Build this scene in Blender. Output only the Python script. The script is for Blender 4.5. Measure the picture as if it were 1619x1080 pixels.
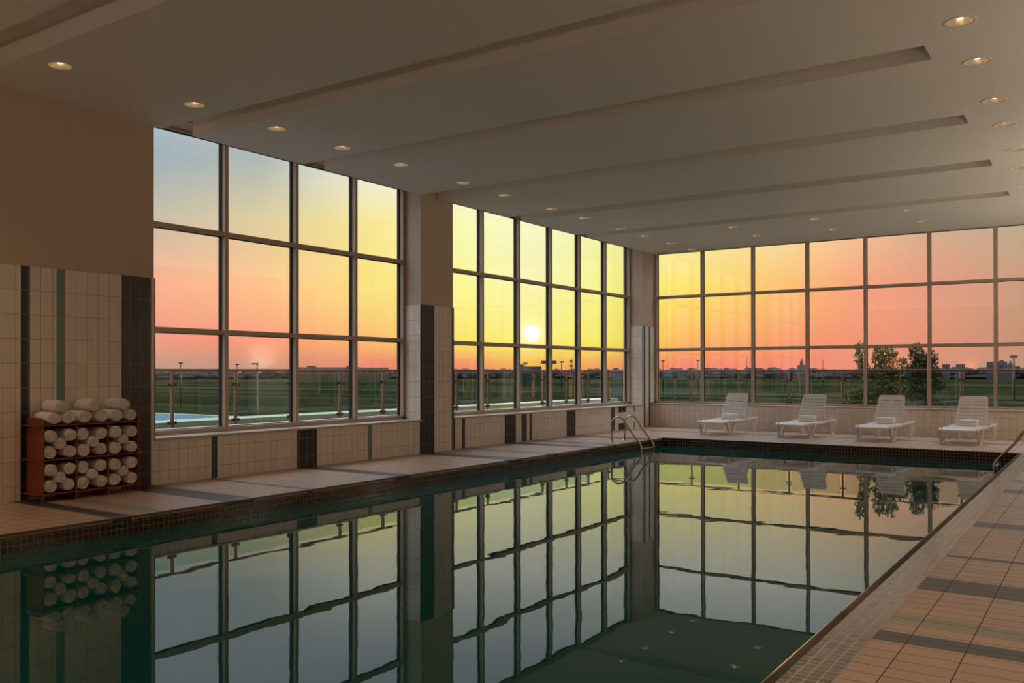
import bpy, bmesh, math, random
from mathutils import Vector, Matrix
PI = math.pi
random.seed(7)
for o in list(bpy.data.objects):
    bpy.data.objects.remove(o)
scene = bpy.context.scene
COL = scene.collection

# ------------------------------------------------------------------ camera
EYE = 1.5417
cd = bpy.data.cameras.new('camera')
cam = bpy.data.objects.new('camera', cd)
COL.objects.link(cam)
Rv = Vector((0.828194, 0.560440, -0.001064))
Uv = Vector((0.003106, -0.002691, 0.999992))
Fv = Vector((-0.560433, 0.828190, 0.003970))
cam.matrix_world = Matrix(((Rv.x, Uv.x, -Fv.x, 0), (Rv.y, Uv.y, -Fv.y, 0), (Rv.z, Uv.z, -Fv.z, EYE), (0, 0, 0, 1)))
cd.sensor_width = 36
cd.lens = 31.1173
cd.shift_y = 0.026675
cd.clip_start = 0.05
cd.clip_end = 5000
scene.camera = cam

# ------------------------------------------------------------------ view
vs = scene.view_settings
scene.display_settings.display_device = 'sRGB'
vs.view_transform = 'Standard'
vs.look = 'None'
vs.gamma = 1
vs.use_curve_mapping = False
vs.exposure = 0.22

def lin(c):
    return tuple((v / 255 / 12.92 if v / 255 <= 0.04045 else ((v / 255 + 0.055) / 1.055) ** 2.4) for v in c)
def rgba(c):
    return (*lin(c), 1)

# ------------------------------------------------------------------ node helper
class NT:
    def __init__(s, tree):
        s.t = tree; s.n = tree.nodes; s.l = tree.links
    def new(s, typ, **kw):
        n = s.n.new(typ)
        for k, v in kw.items():
            setattr(n, k, v)
        return n
    def put(s, node, idx, v):
        if v is None: return
        if isinstance(v, bpy.types.NodeSocket):
            s.l.new(v, node.inputs[idx])
        else:
            node.inputs[idx].default_value = v
    def m(s, op, a, b=None, c=None, clamp=False):
        n = s.new('ShaderNodeMath', operation=op); n.use_clamp = clamp
        s.put(n, 0, a); s.put(n, 1, b); s.put(n, 2, c)
        return n.outputs[0]
    def mix(s, f, a, b, mode='MIX'):
        n = s.new('ShaderNodeMix', data_type='RGBA', blend_type=mode)
        s.put(n, 0, f); s.put(n, 6, a); s.put(n, 7, b)
        return n.outputs[2]
    def ramp(s, f, stops, interp='LINEAR'):
        n = s.new('ShaderNodeValToRGB'); cr = n.color_ramp; cr.interpolation = interp
        while len(cr.elements) > 1: cr.elements.remove(cr.elements[-1])
        cr.elements[0].position = stops[0][0]; cr.elements[0].color = stops[0][1]
        for p, c in stops[1:]:
            e = cr.elements.new(p); e.color = c
        s.put(n, 0, f)
        return n.outputs[0]
    def rng(s, v, a, b, c=0.0, d=1.0, smooth=False):
        n = s.new('ShaderNodeMapRange'); n.clamp = True
        if smooth: n.interpolation_type = 'SMOOTHSTEP'
        s.put(n, 0, v)
        for i, x in enumerate((a, b, c, d)): s.put(n, i + 1, x)
        return n.outputs[0]

# ------------------------------------------------------------------ sky
SUN_DIR = Vector((-0.54109, 0.83981, 0.04405)).normalized()
world = bpy.data.worlds.new('sunset_sky'); scene.world = world
world.use_nodes = True
W = NT(world.node_tree); W.n.clear()
tc = W.new('ShaderNodeTexCoord')
sep = W.new('ShaderNodeSeparateXYZ'); W.l.new(tc.outputs['Generated'], sep.inputs[0])
sx, sy, sz = sep.outputs
az = W.m('DEGREES', W.m('ARCTAN2', sx, sy))
el = W.m('DEGREES', W.m('ARCSINE', sz))
pe = W.m('SQRT', W.m('DIVIDE', W.m('MAXIMUM', el, 0.0), 90.0))
def P_(e): return math.sqrt(e / 90)
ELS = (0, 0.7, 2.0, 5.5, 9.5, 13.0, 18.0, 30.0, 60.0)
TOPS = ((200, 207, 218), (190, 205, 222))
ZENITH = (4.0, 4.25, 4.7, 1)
SKY = [   # azimuth from the long wall, colours at the elevations above
 (-75, ((190,160,140),(200,165,145),(230,160,140),(235,180,155),(200,190,175),(160,175,188))),
 (-56, ((182,150,130),(200,152,132),(240,150,128),(252,176,146),(200,190,172),(162,176,186))),
 (-50, ((190,145,125),(212,148,122),(250,148,122),(255,192,140),(226,206,162),(176,184,180))),
 (-43, ((225,128,108),(240,140,110),(253,185,108),(255,226,128),(252,232,150),(244,240,228))),
 (-37, ((228,125,98),(246,152,100),(255,228,100),(255,248,150),(255,252,185),(244,240,228))),
 (-32.8,((232,140,85),(250,195,85),(255,240,120),(255,246,178),(255,250,205),(244,240,228))),
 (-28, ((232,128,92),(248,170,92),(255,236,95),(255,248,140),(255,251,180),(244,240,228))),
 (-23, ((236,126,100),(245,135,100),(252,178,92),(255,224,104),(248,236,178),(244,240,228))),
 (-17, ((236,132,108),(246,140,110),(250,156,108),(255,196,118),(248,226,172),(244,240,228))),
 (-13, ((225,140,118),(238,146,122),(245,148,118),(252,166,128),(246,202,158),(228,222,208))),
 (-9,  ((200,140,118),(222,148,124),(230,148,120),(232,158,132),(212,176,148),(180,182,165))),
 (-4,  ((184,142,118),(196,146,120),(198,146,120),(204,156,130),(184,172,144),(165,172,162))),
 (12,  ((170,150,135),(175,150,135),(175,155,140),(170,160,145),(160,165,155),(150,160,162))),
]
col = None; prev = None
for a, cols in SKY:
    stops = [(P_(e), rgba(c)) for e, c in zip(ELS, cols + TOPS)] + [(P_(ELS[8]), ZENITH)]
    r = W.ramp(pe, stops)
    col = r if col is None else W.mix(W.rng(az, prev, a), col, r)
    prev = a
# thin clouds
cmap = W.new('ShaderNodeCombineXYZ')
W.put(cmap, 0, W.m('MULTIPLY', az, 0.16)); W.put(cmap, 1, W.m('MULTIPLY', el, 0.95))
nz = W.new('ShaderNodeTexNoise'); W.l.new(cmap.outputs[0], nz.inputs['Vector'])
nz.inputs['Scale'].default_value = 1.15; nz.inputs['Detail'].default_value = 5
cl = W.rng(nz.outputs[0], 0.60, 0.72)
cl = W.m('MULTIPLY', cl, W.rng(el, 3, 6)); cl = W.m('MULTIPLY', cl, W.rng(el, 14, 10.5))
cl = W.m('MULTIPLY', cl, W.m('MULTIPLY', W.rng(az, -38, -44), 0.35))
col = W.mix(cl, col, rgba((250, 190, 150)))
# rest of the dome (away from the sunset) is plain dusk grey blue
away = W.rng(sy, 0.25, -0.35)
col = W.mix(W.m('MULTIPLY', away, W.rng(el, 60, 20)), col, (0.8, 0.86, 0.96, 1))
# solar disc and its aureole
dot = W.new('ShaderNodeVectorMath', operation='DOT_PRODUCT')
W.l.new(tc.outputs['Generated'], dot.inputs[0]); dot.inputs[1].default_value = SUN_DIR
ang = W.m('DEGREES', W.m('ARCCOSINE', W.m('MINIMUM', dot.outputs['Value'], 1.0)))
halo = W.rng(ang, 2.2, 0.3); halo = W.m('POWER', halo, 4.0)
col = W.mix(W.m('MULTIPLY', halo, 0.95), col, (1.25, 1.1, 0.75, 1))
disc = W.rng(ang, 0.55, 0.20, smooth=True)
col = W.mix(disc, col, (4.5, 4.2, 3.2, 1))
bg = W.new('ShaderNodeBackground'); W.l.new(col, bg.inputs[0]); bg.inputs[1].default_value = 0.955
wo = W.new('ShaderNodeOutputWorld'); W.l.new(bg.outputs[0], wo.inputs[0])

# ------------------------------------------------------------------ sun, room lamps out of the frame, added ceiling fill
def lamp(name, typ, loc, energy, color, **kw):
    d = bpy.data.lights.new(name, typ); d.energy = energy; d.color = color
    for k, v in kw.items(): setattr(d, k, v)
    o = bpy.data.objects.new(name, d); o.location = loc; COL.objects.link(o); return o
sun = lamp('sun', 'SUN', (-40, 60, 20), 1.6, (1.0, 0.50, 0.22), angle=math.radians(0.6))
sun.rotation_euler = SUN_DIR.to_track_quat('Z', 'Y').to_euler()
WARM = (1.0, 0.70, 0.46)
for x, y in ((-9.6, 3.6), (-9.6, 2.2), (-6.0, 0.5), (-3.4, -1.5), (-1.2, 2.2), (-1.2, 5.0)):
    lamp('ceiling_lamp_light', 'SPOT', (x, y, 4.90), 84.0, WARM, shadow_soft_size=0.1, spot_size=math.radians(125), spot_blend=1.0)
for x, y, w in ((1.9, -2.0, 16), (1.9, 4.0, 24), (1.9, 10.0, 30), (1.9, 16.0, 70), (1.9, 21.0, 84), (-9.5, -3.8, 50), (-6.0, -3.8, 46), (-2.5, -3.8, 24)):      # added unseen lights along right and front walls, aimed up to brighten the ceiling
    l = lamp('ceiling_fill_light', 'AREA', (x, y, 1.7), float(w), (1.0, 0.92, 0.77), shape='RECTANGLE', size=0.25, size_y=0.25)
    l.rotation_euler = (PI, 0, 0)

# ------------------------------------------------------------------ materials
def newmat(name):
    m = bpy.data.materials.new(name); m.use_nodes = True
    N = NT(m.node_tree); N.n.clear()
    out = N.new('ShaderNodeOutputMaterial')
    b = N.new('ShaderNodeBsdfPrincipled'); N.l.new(b.outputs[0], out.inputs[0])
    return m, N, b, out
def coords(N, kind='Object'):
    t = N.new('ShaderNodeTexCoord'); return t.outputs[kind]
def simple(name, c, rough=0.5, metal=0.0, var=0.06, scale=6.0, bump=0.0, bscale=60.0, coat=0.0, spec=None):
    m, N, b, o = newmat(name)
    co = coords(N)
    nz = N.new('ShaderNodeTexNoise'); N.l.new(co, nz.inputs['Vector'])
    nz.inputs['Scale'].default_value = scale; nz.inputs['Detail'].default_value = 4
    c = lin(c)
    lo = tuple(v * (1 - var) for v in c) + (1,); hi = tuple(min(1, v * (1 + var)) for v in c) + (1,)
    N.l.new(N.mix(nz.outputs[0], lo, hi), b.inputs['Base Color'])
    b.inputs['Roughness'].default_value = rough; b.inputs['Metallic'].default_value = metal
    b.inputs['Coat Weight'].default_value = coat
    if spec is not None: b.inputs['Specular IOR Level'].default_value = spec
    if bump:
        n2 = N.new('ShaderNodeTexNoise'); N.l.new(co, n2.inputs['Vector']); n2.inputs['Scale'].default_value = bscale
        bp = N.new('ShaderNodeBump'); bp.inputs['Strength'].default_value = bump; bp.inputs['Distance'].default_value = 0.01
        N.l.new(n2.outputs[0], bp.inputs['Height']); N.l.new(bp.outputs[0], b.inputs['Normal'])
    return m
def tilemat(name, ua, va, u0, pu, v0, pv, base, grout, gw=0.005, stripes=(), urange=(0, 30), var=0.08,
            rough=0.3, running=False, darkgrout=None, sat=None):
    """tiles laid on object axes ua / va (0,1,2); stripes: (start, end, colour) along u"""
    m, N, b, o = newmat(name)
    sp = N.new('ShaderNodeSeparateXYZ'); N.l.new(coords(N), sp.inputs[0])
    U = sp.outputs[ua]; V = sp.outputs[va]
    u = N.m('DIVIDE', N.m('SUBTRACT', U, u0), pu); v = N.m('DIVIDE', N.m('SUBTRACT', V, v0), pv)
    iu = N.m('FLOOR', u); iv = N.m('FLOOR', v)
    fu = N.m('SUBTRACT', u, iu); fv = N.m('SUBTRACT', v, iv)
    du = N.m('MULTIPLY', N.m('MINIMUM', fu, N.m('SUBTRACT', 1.0, fu)), pu)
    dv = N.m('MULTIPLY', N.m('MINIMUM', fv, N.m('SUBTRACT', 1.0, fv)), pv)
    g = N.m('LESS_THAN', N.m('MINIMUM', du, dv), gw / 2)
    cm = N.new('ShaderNodeCombineXYZ'); N.put(cm, 0, iu); N.put(cm, 1, iv)
    wn = N.new('ShaderNodeTexWhiteNoise', noise_dimensions='2D'); N.l.new(cm.outputs[0], wn.inputs['Vector'])
    a, z = urange
    if stripes:
        colr = rgba(base); isst = None
        ss = sorted(stripes); t = N.rng(U, a, z)
        for k in range(0, len(ss), 14):
            st = [(0.0, rgba(base))]; st2 = [(0.0, (0, 0, 0, 1))]
            for s, e, c in ss[k:k + 14]:
                st += [((s - a) / (z - a), rgba(c)), ((e - a) / (z - a), rgba(base))]
                st2 += [((s - a) / (z - a), (1, 1, 1, 1)), ((e - a) / (z - a), (0, 0, 0, 1))]
            c1 = N.ramp(t, st, 'CONSTANT'); m1 = N.ramp(t, st2, 'CONSTANT')
            colr = N.mix(m1, colr, c1); isst = m1 if isst is None else N.m('MAXIMUM', isst, m1)
    else:
        colr = rgba(base); isst = None
    colr = N.mix(1.0, colr, N.mix(wn.outputs[0], (1 - var,) * 3 + (1,), (1.0,) * 3 + (1,)), 'MULTIPLY')
    gc = rgba(grout)
    if darkgrout is not None and isst is not None: gc = N.mix(isst, gc, rgba(darkgrout))
    N.l.new(N.mix(g, colr, gc), b.inputs['Base Color'])
    N.l.new(N.mix(g, (rough,) * 3 + (1,), (0.8,) * 3 + (1,)), b.inputs['Roughness'])
    bp = N.new('ShaderNodeBump'); bp.inputs['Strength'].default_value = 0.5; bp.inputs['Distance'].default_value = 0.004
    h = N.m('ADD', N.m('SUBTRACT', 1.0, g), N.m('MULTIPLY', wn.outputs[0], 0.12))
    N.l.new(h, bp.inputs['Height']); N.l.new(bp.outputs[0], b.inputs['Normal'])
    return m

CREAM = (236, 224, 210); BROWN = (26, 17, 11); NAVY = (26, 38, 52); TEAL = (112, 142, 130); PLUM = (60, 48, 52); BLUE = (20, 62, 84)
GROUT = (140, 112, 90); LGROUT = (150, 130, 112)
WALL_ST = [(5.457, 5.607, NAVY), (5.905, 6.055, TEAL), (6.802, 7.250, BROWN), (8.168, 8.318, BLUE), (9.826, 10.275, BROWN),
           (11.485, 11.637, TEAL), (12.845, 13.291, BROWN), (13.893, 14.04, PLUM), (14.20, 14.345, PLUM), (15.70, 16.13, BROWN),
           (16.44, 16.58, PLUM), (16.73, 16.88, PLUM), (18.37, 18.81, BROWN), (20.69, 20.84, PLUM), (21.14, 21.59, BROWN),
           (21.96, 22.13, TEAL), (22.63, 22.785, PLUM), (22.935, 23.085, PLUM)]
M_wt = tilemat('wall_tile_long', 1, 2, 5.457, 0.1495, 2.84 - 10 * 0.2958, 0.2958, CREAM, GROUT, 0.0045, WALL_ST, (-4.0, 24.0), darkgrout=LGROUT, rough=0.3)
M_wt_plain = tilemat('wall_tile_plain', 1, 2, 5.457, 0.1495, 2.84 - 10 * 0.2958, 0.2958, CREAM, GROUT, 0.0045, rough=0.22)
M_wt_back = tilemat('wall_tile_back', 0, 2, -10.9, 0.1495, 2.84 - 10 * 0.2958, 0.2958, CREAM, GROUT, 0.0045, rough=0.22)
FLOOR_ST = [(5.37, 5.53, (62, 66, 74)), (5.83, 5.98, (150, 150, 128)), (6.75, 7.20, (58, 46, 46)), (8.09, 8.25, (84, 76, 80)),
            (9.79, 10.20, (62, 52, 52)), (11.50, 11.62, (150, 150, 128)), (12.80, 13.25, (62, 60, 68)), (14.08, 14.20, (84, 76, 80)),
            (14.30, 14.42, (84, 76, 80)), (15.74, 16.17, (62, 60, 68)), (16.50, 16.62, (84, 76, 80)), (16.78, 16.90, (84, 76, 80)),
            (18.40, 18.83, (62, 60, 68))]
M_ft = tilemat('deck_tile', 1, 0, 5.37 - 40 * 0.1495, 0.1495, -0.97, 0.305, (192, 162, 138), (66, 44, 36), 0.0062, FLOOR_ST, (-4.0, 24.0), var=0.14, rough=0.36)
M_ft_back = tilemat('deck_tile_back', 1, 0, 5.37 - 40 * 0.1495, 0.1495, -0.97, 0.305, (192, 162, 138), (66, 44, 36), 0.0062,
                    [(21.33, 21.50, (52, 54, 66))], (-4.0, 24.0), var=0.14, rough=0.36)
M_mosaic = tilemat('coping_mosaic', 1, 0, 0.0, 0.0625, -1.15, 0.0625, (138, 124, 116), (206, 192, 178), 0.0065, var=0.5, rough=0.2)
M_mosaic_nose = tilemat('coping_nose_mosaic', 1, 2, 0.0, 0.0625, 0.0, 0.0625, (112, 78, 58), (60, 44, 36), 0.006, var=0.3, rough=0.3)
M_band = tilemat('pool_band_long', 1, 2, 4.25, 0.0625, 0.0, 0.0625, (40, 27, 19), (150, 134, 108), 0.0055, var=0.45, rough=0.2)
M_band_b = tilemat('pool_band_back', 0, 2, -8.75, 0.0625, 0.0, 0.0625, (40, 27, 19), (150, 134, 108), 0.0055, var=0.45, rough=0.2)
M_nose = simple('dark_nosing', (70, 56, 48), 0.3, var=0.2, scale=20)
M_paint = simple('warm_white_paint', (205, 186, 164), 0.7, var=0.03, bump=0.05, bscale=200)
M_ceil = simple('ceiling_paint', (232, 228, 218), 0.65, var=0.02, bump=0.04, bscale=200)
M_alu = simple('bronze_grey_aluminium', (186, 164, 142), 0.38, metal=0.1, var=0.04)
M_sill = simple('grey_sill', (190, 176, 165), 0.3, metal=0.3, var=0.03)
M_gasket = simple('black_gasket', (34, 26, 22), 0.6)
M_steel = simple('brushed_steel', (190, 172, 150), 0.25, metal=1.0, var=0.05)
M_steel2 = simple('railing_steel', (128, 98, 78), 0.35, metal=0.8, var=0.05)
M_wood = simple('reddish_wood', (132, 62, 30), 0.42, var=0.18, scale=3.0, coat=0.15)
M_towel = simple('white_terry', (250, 244, 238), 0.95, var=0.04, bump=0.9, bscale=140)
M_plastic = simple('white_plastic', (222, 214, 210), 0.32, var=0.02)
M_white = simple('white_render', (200, 198, 190), 0.7)
M_terr = simple('terrace_floor', (40, 42, 32), 0.9, var=0.2, spec=0.1)
M_curb = simple('pale_curb', (150, 156, 148), 0.8)
M_bark = simple('bark', (60, 48, 36), 0.9, bump=0.5, bscale=20)
M_dark = simple('dark_metal', (38, 34, 32), 0.5)
M_far = simple('distant_grey', (70, 68, 74), 0.9)
M_far2 = simple('distant_brown', (92, 74, 66), 0.9)

def glassmat(name, tint=(0.97, 0.985, 0.97), rough=0.0, ior=1.5):
    m = bpy.data.materials.new(name); m.use_nodes = True
    N = NT(m.node_tree); N.n.clear()
    out = N.new('ShaderNodeOutputMaterial'); tr = N.new('ShaderNodeBsdfTransparent'); gl = N.new('ShaderNodeBsdfGlossy')
    tr.inputs[0].default_value = (*tint, 1); gl.inputs['Roughness'].default_value = rough
    ge = N.new('ShaderNodeNewGeometry')
    dt = N.new('ShaderNodeVectorMath', operation='DOT_PRODUCT'); N.l.new(ge.outputs['Normal'], dt.inputs[0]); N.l.new(ge.outputs['Incoming'], dt.inputs[1])
    c = N.m('ABSOLUTE', dt.outputs['Value'])
    f0 = ((ior - 1) / (ior + 1)) ** 2
    f = N.m('ADD', f0, N.m('MULTIPLY', N.m('POWER', N.m('SUBTRACT', 1.0, c, clamp=True), 5.0), 1 - f0))     # Schlick, same from both faces
    mx = N.new('ShaderNodeMixShader'); N.l.new(f, mx.inputs[0]); N.l.new(tr.outputs[0], mx.inputs[1]); N.l.new(gl.outputs[0], mx.inputs[2])
    N.l.new(mx.outputs[0], out.inputs[0])
    return m
M_glass = glassmat('window_glass')
M_glass2 = glassmat('railing_glass', (0.80, 0.88, 0.82))

# water
M_water, N, b, o = newmat('pool_water')
mp = N.new('ShaderNodeMapping'); N.l.new(coords(N), mp.inputs[0]); mp.inputs['Scale'].default_value = (1.0, 1.0, 1.0)
n1 = N.new('ShaderNodeTexNoise'); N.l.new(mp.outputs[0], n1.inputs['Vector']); n1.inputs['Scale'].default_value = 1.1; n1.inputs['Detail'].default_value = 2.0
n2 = N.new('ShaderNodeTexNoise'); N.l.new(mp.outputs[0], n2.inputs['Vector']); n2.inputs['Scale'].default_value = 6.0; n2.inputs['Detail'].default_value = 2.0
hh = N.m('ADD', N.m('MULTIPLY', n1.outputs[0], 1.0), N.m('MULTIPLY', n2.outputs[0], 0.07))
bp = N.new('ShaderNodeBump'); bp.inputs['Strength'].default_value = 1.0; bp.inputs['Distance'].default_value = 0.0018
N.l.new(hh, bp.inputs['Height']); N.l.new(bp.outputs[0], b.inputs['Normal'])
b.inputs['Base Color'].default_value = (0.0, 0.064, 0.056, 1); b.inputs['Roughness'].default_value = 0.0; b.inputs['IOR'].default_value = 1.33

M_water_out, N, b, o = newmat('outdoor_water')
n2 = N.new('ShaderNodeTexNoise'); N.l.new(coords(N), n2.inputs['Vector']); n2.inputs['Scale'].default_value = 3.0
bp = N.new('ShaderNodeBump'); bp.inputs['Distance'].default_value = 0.004; N.l.new(n2.outputs[0], bp.inputs['Height']); N.l.new(bp.outputs[0], b.inputs['Normal'])
b.inputs['Base Color'].default_value = rgba((76, 98, 128)); b.inputs['Roughness'].default_value = 0.5; b.inputs['Specular IOR Level'].default_value = 0.1

# field
M_field, N, b, o = newmat('grass_field')
mp = N.new('ShaderNodeMapping'); N.l.new(coords(N), mp.inputs[0]); mp.inputs['Rotation'].default_value = (0, 0, math.radians(34)); mp.inputs['Scale'].default_value = (0.003, 0.05, 1)
n1 = N.new('ShaderNodeTexNoise'); N.l.new(mp.outputs[0], n1.inputs['Vector']); n1.inputs['Scale'].default_value = 1.6; n1.inputs['Detail'].default_value = 6
cr = N.ramp(n1.outputs[0], [(0.3, rgba((14, 19, 13))), (0.45, rgba((28, 34, 23))), (0.56, rgba((44, 46, 31))), (0.68, rgba((74, 68, 52)))])
N.l.new(cr, b.inputs['Base Color']); b.inputs['Roughness'].default_value = 1.0; b.inputs['Specular IOR Level'].default_value = 0.0

def leafmat(name, lo, hi):
    m, N, b, o = newmat(name)
    n1 = N.new('ShaderNodeTexNoise'); N.l.new(coords(N), n1.inputs['Vector']); n1.inputs['Scale'].default_value = 5
    N.l.new(N.mix(n1.outputs[0], rgba(lo), rgba(hi)), b.inputs['Base Color'])
    b.inputs['Roughness'].default_value = 0.7
    b.inputs['Transmission Weight'].default_value = 0.0
    tl = N.new('ShaderNodeBsdfTranslucent'); tl.inputs[0].default_value = rgba(hi)
    mx = N.new('ShaderNodeMixShader'); mx.inputs[0].default_value = 0.3
    N.l.new(b.outputs[0], mx.inputs[1]); N.l.new(tl.outputs[0], mx.inputs[2]); N.l.new(mx.outputs[0], o.inputs[0])
    return m
M_leaf = leafmat('leaves', (30, 44, 16), (84, 96, 32))
M_leaf2 = leafmat('leaves_dark', (14, 30, 12), (40, 62, 26))
M_treeline = simple('treeline_hazed_leaves', (54, 50, 54), 1.0, var=0.3, scale=0.05, spec=0.0)  # grey tone stands in for distance haze over the leaves
def emis(name, c, s):
    m = bpy.data.materials.new(name); m.use_nodes = True
    N = NT(m.node_tree); N.n.clear()
    out = N.new('ShaderNodeOutputMaterial'); e = N.new('ShaderNodeEmission'); e.inputs[0].default_value = (*c, 1); e.inputs[1].default_value = s
    N.l.new(e.outputs[0], out.inputs[0]); return m
M_bulb = emis('dim_lamp', (1.0, 0.80, 0.56), 2.0)
M_refl = simple('satin_reflector', (236, 222, 198), 0.22, metal=0.6, var=0.04)

# ------------------------------------------------------------------ mesh helpers
def bx(bm, a, b, mi=0):
    (x0, y0, z0), (x1, y1, z1) = a, b
    v = [bm.verts.new(p) for p in ((x0, y0, z0), (x1, y0, z0), (x1, y1, z0), (x0, y1, z0), (x0, y0, z1), (x1, y0, z1), (x1, y1, z1), (x0, y1, z1))]
    for f in ((0, 3, 2, 1), (4, 5, 6, 7), (0, 1, 5, 4), (1, 2, 6, 5), (2, 3, 7, 6), (3, 0, 4, 7)):
        fc = bm.faces.new([v[i] for i in f]); fc.material_index = mi
def quad(bm, pts, mi=0):
    f = bm.faces.new([bm.verts.new(p) for p in pts]); f.material_index = mi; return f
def bar(bm, p, q, w, h, up=(0, 0, 1)):
    """straight bar of section w x h from p to q"""
    p = Vector(p); q = Vector(q); d = (q - p).normalized(); u = Vector(up)
    s = d.cross(u).normalized(); u = s.cross(d).normalized()
    r = []
    for c in (p, q):
        r.append([bm.verts.new(c + s * a * w / 2 + u * b * h / 2) for a, b in ((-1, -1), (1, -1), (1, 1), (-1, 1))])
    for i in range(4):
        j = (i + 1) % 4; bm.faces.new((r[0][i], r[0][j], r[1][j], r[1][i]))
    bm.faces.new(r[0][::-1]); bm.faces.new(r[1])
def tube(bm, pts, rad, n=12, cap=True):
    pts = [Vector(p) for p in pts]; rad = rad if isinstance(rad, (list, tuple)) else [rad] * len(pts)
    rings = []; nrm = None
    for i, p in enumerate(pts):
        d = (pts[min(i + 1, len(pts) - 1)] - pts[max(i - 1, 0)]).normalized()
        if nrm is None:
            nrm = d.orthogonal().normalized()
        nrm = (nrm - d * nrm.dot(d)).normalized(); bn = d.cross(nrm)
        rings.append([bm.verts.new(p + (nrm * math.cos(2 * PI * k / n) + bn * math.sin(2 * PI * k / n)) * rad[i]) for k in range(n)])
    for a, b in zip(rings, rings[1:]):
        for k in range(n):
            f = bm.faces.new((a[k], a[(k + 1) % n], b[(k + 1) % n], b[k])); f.smooth = True
    if cap:
        bm.faces.new(rings[0][::-1]); bm.faces.new(rings[-1])
def lathe(bm, prof, n=32, cx=0, cy=0):
    """prof: (r, z) list, axis z"""
    rs = [[bm.verts.new((cx + r * math.cos(2 * PI * k / n), cy + r * math.sin(2 * PI * k / n), z)) for k in range(n)] for r, z in prof]
    for a, b in zip(rs, rs[1:]):
        for k in range(n):
            f = bm.faces.new((a[k], a[(k + 1) % n], b[(k + 1) % n], b[k])); f.smooth = True
    return rs
def obj(name, bm, mats, parent=None, loc=None, bevel=0.0, segs=2, solid=0.0, recalc=False, autos=False):
    if recalc: bmesh.ops.recalc_face_normals(bm, faces=bm.faces)
    me = bpy.data.meshes.new(name); bm.to_mesh(me); bm.free()
    for m in (mats if isinstance(mats, (list, tuple)) else [mats]): me.materials.append(m)
    o = bpy.data.objects.new(name, me); COL.objects.link(o)
    if parent is not None: o.parent = parent
    if loc is not None: o.location = loc
    if solid:
        s = o.modifiers.new('solid', 'SOLIDIFY'); s.thickness = solid; s.offset = 0
    if bevel:
        b = o.modifiers.new('bevel', 'BEVEL'); b.width = bevel; b.segments = segs; b.limit_method = 'ANGLE'
    return o
def B(): return bmesh.new()
def empty(name, loc=(0, 0, 0), rz=0.0):
    o = bpy.data.objects.new(name, None); o.empty_display_size = 0.1; COL.objects.link(o)
    o.location = loc; o.rotation_euler = (0, 0, rz); return o
def tag(o, label=None, cat=None, group=None, kind=None):
    for k, v in (('label', label), ('category', cat), ('group', group), ('kind', kind)):
        if v: o[k] = v
    return o
def copy_tree(o, parent=None):
    c = o.copy(); COL.objects.link(c); c.parent = parent
    for ch in [x for x in bpy.data.objects if x.parent == o]:
        copy_tree(ch, c)
    return c

# ------------------------------------------------------------------ the room
XA, XB, YS, YB = -10.9, -11.272, 23.15, 23.41     # long wall face, its window frames, low back wall, back window frames
XR, YF = 2.1, -4.0                                # right and front walls (behind the camera)
ZC, ZREC, SLOT = 4.934, 5.115, 0.235              # ceiling, window head, slot depth
ZS, ZSB, ZW = 0.642, 0.660, 2.84                  # sills, top of wall tiles
PX0, PX1, PY1, PY0 = -8.75, -1.47, 19.27, -1.5    # pool
OPEN = ((7.317, 13.0), (14.0, 22.65))             # window openings in the long wall

# floor
bm = B()
zt = 0.0; zb = -0.25
def slab(x0, y0, x1, y1, mi):
    bx(bm, (x0, y0, zb), (x1, y1, zt), mi)
slab(XA - .02, YF, PX0 - 0.02, PY1, 0)
slab(-1.15, YF, XR, PY1, 0)
slab(PX0 - 0.006, YF, -1.15, PY0 - 0.006, 0)
slab(XA - .02, PY1 + 0.006, XR, YS + 0.3, 1)
tag(obj('floor', bm, [M_ft, M_ft_back]), kind='structure')

# long wall: paint body with the openings
TH = 0.6
bm = B()
def wbox(y0, y1, z0, z1, x0=XA - TH, x1=XA, mi=0): bx(bm, (x0, y0, z0), (x1, y1, z1), mi)
HT = 5.5
wbox(YF, OPEN[0][0], -0.25, HT)
wbox(OPEN[0][1], OPEN[1][0], -0.25, HT)
wbox(OPEN[1][1], YB + 0.35, -0.25, HT)
for y0, y1 in OPEN:
    wbox(y0, y1, -0.25, ZS - 0.035)
    wbox(y0, y1, ZREC, HT)
wl = tag(obj('wall_left', bm, M_paint), kind='structure')
# tile facing (18 mm proud)
bm = B()
T = 0.018
def facing(y0, y1, z0, z1, mi=0): bx(bm, (XA, y0, z0), (XA + T, y1, z1), mi)
facing(YF, OPEN[0][0] + 0.012, 0, ZW)
facing(OPEN[0][1] - 0.012, OPEN[1][0] + 0.012, 0, ZW)
facing(OPEN[1][1] - 0.012, YS, 0, ZW)
facing(YS, YB - 0.01, ZSB + .02, ZW)
facing(OPEN[0][0] + 0.012, OPEN[0][1] - 0.012, 0, ZS - 0.035)
facing(OPEN[1][0] + 0.012, 21.137, 0, ZS - 0.035)
facing(21.137, 22.132, 0.466, ZS - 0.035); facing(21.137, 22.132, 0, 0.17); facing(21.137, 22.132, 0.17, 0.466, 1)
facing(22.132, OPEN[1][1] - 0.012, 0, ZS - 0.035)
tag(obj('wall_tiles', bm, [M_wt, M_wt_plain], wl), kind='structure')
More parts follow.
